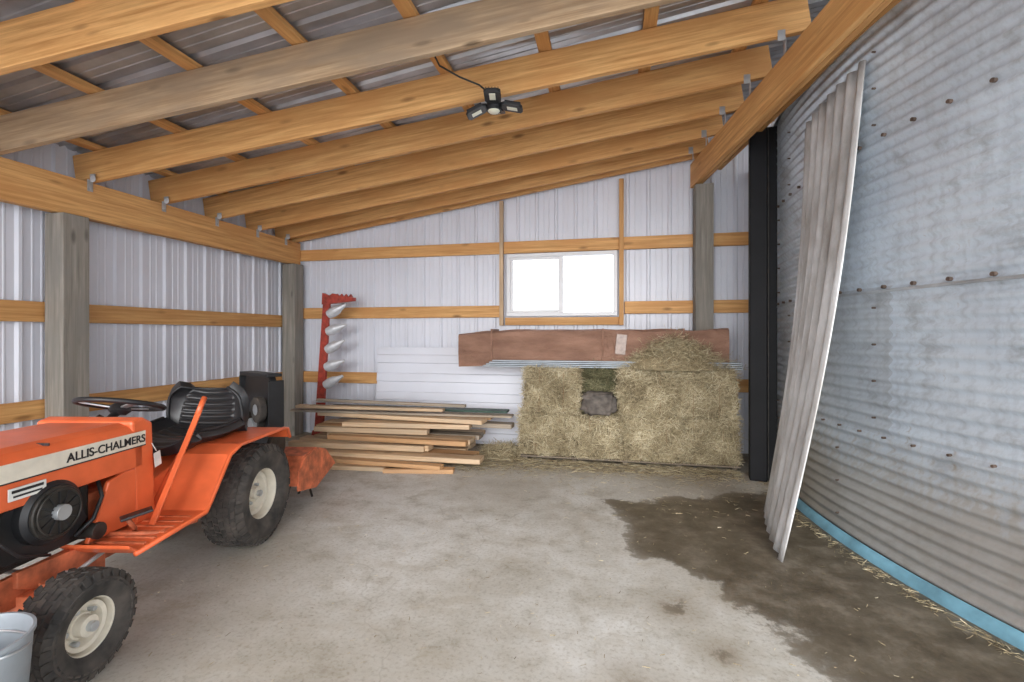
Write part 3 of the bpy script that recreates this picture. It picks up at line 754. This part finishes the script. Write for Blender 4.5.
prism('dash_panel',[(.535,.74),(.55,.74),(.56,.90),(.545,.90)],-.19,.19,'black',HD,bv=.003)
for s,z in ((-.1,.84),(.1,.84),(.12,.78)): cyl('gauge',.026,.02,(.535,s,z),'steel',HD,rot=(0,HX,0))
tube('tag_string',[(.56,.245,.80),(.55,.26,.76)],.002,'whitepl',HD,n=5); box('paper_tag',(.045,.002,.07),(.545,.262,.72),'whitepl',HD,rot=(0,.15,.1))
# steering
tube('steering_column',[(.62,0,.86),(.47,0,.965)],.018,'black',ST,n=12)
sc=Vector((.465,0,.97)); nrm=Vector((-.30,0,1)).normalized()
tube('steering_wheel_rim',ring(sc+nrm*.02,.178,nrm,40),.0125,'black',ST,n=10,closed=True)
rg_=ring(sc+nrm*.02,.172,nrm,12)
for k in (1,5,9): board('steering_spoke',sc,rg_[k],.028,.008,'steel',ST,up=tuple(nrm),bv=.002)
o=lathe('steering_hub',[(0,.03),(.025,.028),(.042,.012),(.048,-.01),(.03,-.03),(0,-.03)],'black',ST,loc=sc,n=24); o.rotation_euler=nrm.to_track_quat('Z','Y').to_euler()
# engine
box('engine_block',(.44,.34,.24),(.98,0,.54),'engine',EN,bv=.02)
for k in range(7): box('cooling_fin',(.26,.37,.007),(.98,0,.46+.026*k),'engine',EN)
cyl('blower_housing',.120,.07,(.985,.215,.610),'black',EN,rot=(HX,0,0),n=40,bv=.015)
cyl('starter_ring',.100,.02,(.985,.252,.610),'engine',EN,rot=(HX,0,0),n=40)
for k in range(12):
    a=2*math.pi*k/12; board('screen_rib',(.985+.03*math.cos(a),.264,.610+.03*math.sin(a)),(.985+.085*math.cos(a),.264,.610+.085*math.sin(a)),.006,.006,'black',EN,up=(0,1,0),bv=0)
tube('screen_ring',ring((.985,.266,.610),.085,(0,1,0),30),.004,'engine',EN,n=6,closed=True)
cyl('starter_cup',.03,.03,(.985,.270,.610),'steel',EN,rot=(HX,0,0),n=24)
prism('blower_shroud',[(.80,.52),(.87,.665),(1.14,.665),(1.20,.60),(1.16,.46),(.90,.44)],.16,.205,'black',EN,bv=.01)
cyl('oil_filter',.035,.10,(.80,.20,.46),'engine',EN,rot=(HX,0,0))
tube('fuel_hose',[(.76,.20,.67),(.78,.24,.60),(.82,.24,.52),(.88,.22,.47)],.008,'black',EN)
tube('ignition_cable',[(1.14,.2,.66),(1.19,.25,.58),(1.12,.25,.50),(1.0,.24,.45)],.006,'black',EN)
box('battery_tray',(.14,.30,.16),(.72,0,.52),'orange2',EN,bv=.006)
prism('side_skirt_panel',[(.60,.42),(.84,.42),(.79,.52),(.74,.65),(.66,.67),(.60,.67)],.215,.235,'orange',EN,bv=.004)
cyl('muffler',.06,.24,(1.34,.14,.50),'engine',EN,rot=(0,HX,0))
tube('belt_guard_rod',[(.86,.22,.42),(.80,.40,.40),(.60,.44,.38)],.010,'orange2',T)
prism('lower_brace',[(.84,.26),(1.05,.28),(1.20,.36),(1.20,.42),(.84,.40)],.175,.20,'orange2',T,bv=.004)
board('lift_lever',(.72,.31,.40),(.40,.31,.89),.010,.030,'orange',T,up=(0,1,0),bv=.003)
tube('lift_lever_grip',[(.415,.31,.87),(.36,.31,.955)],.014,'orange',T)
tube('speed_lever',[(.50,-.20,.66),(.45,-.22,.80),(.43,-.22,.84)],.008,'steel',T); lathe('lever_knob',[(0,-.02),(.018,-.008),(.018,.008),(0,.02)],'black',T,loc=(.43,-.22,.85),n=16)
board('brake_pedal',(.90,.32,.50),(.82,.40,.52),.06,.012,'black',T); tube('pedal_arm',[(.88,.34,.49),(.80,.30,.42),(.72,.22,.36)],.010,'orange2',T)
board('clutch_pedal',(.90,-.32,.50),(.82,-.40,.52),.06,.012,'black',T)
# hitch + tiller
for s in (-1,1): board('tiller_arm',(-.22,s*.13,.36),(-.72,s*.15,.34),.02,.06,'orange2',RR)
hd=[(-.52,.24),(-.54,.34),(-.62,.415),(-.80,.435),(-.98,.38),(-1.16,.22),(-1.17,.23),(-.985,.395),(-.80,.45),(-.61,.43),(-.525,.35),(-.505,.24)]
prism('tiller_hood',hd,-.43,.43,'orange2',RR)
for s in (-1,1): prism('tiller_side_plate',[(-.52,.20),(-.53,.33),(-.62,.42),(-.80,.44),(-.98,.385),(-1.14,.235),(-.80,.14)],s*.425,s*.44,'orange2' if s>0 else 'black',RR,bv=.003)
cyl('tiller_shaft',.022,.84,(-.79,0,.21),'steel',RR,rot=(HX,0,0))
for k in range(8):
    for q in range(4):
        a=q*math.pi/2+k*.35; y=-.36+.102*k
        tube('tine',[(-.79,y,.21),(-.79+.12*math.cos(a),y,.21+.12*math.sin(a)),(-.79+.17*math.cos(a+.35),y+.03,.21+.17*math.sin(a+.35))],.009,'engine',RR,n=5)
cyl('tiller_pulley',.11,.03,(-.62,.22,.50),'engine',RR,rot=(HX,0,0)); board('pulley_bracket',(-.70,.20,.42),(-.62,.20,.52),.02,.05,'orange2',RR)

# ---------------------------------------------------------------- outside + light
mesh('snow_ground',[(-60,-60,-.06),(60,-60,-.06),(60,60,-.06),(-60,60,-.06)],[(0,1,2,3)],'snow')
wd=bpy.data.worlds.new('overcast_sky'); S.world=wd; wd.use_nodes=True
bg=wd.node_tree.nodes['Background']; bg.inputs[0].default_value=(.92,.96,1,1); bg.inputs[1].default_value=3.3
su=bpy.data.lights.new('hazy_sun','SUN'); su.energy=3.8; su.angle=math.radians(50); su.color=(1,.99,.97)
so=bpy.data.objects.new('hazy_sun',su); link(so)
d=Vector((-.02,1,-.22)); so.rotation_euler=d.to_track_quat('-Z','Y').to_euler(); so.location=(0,-6,4)
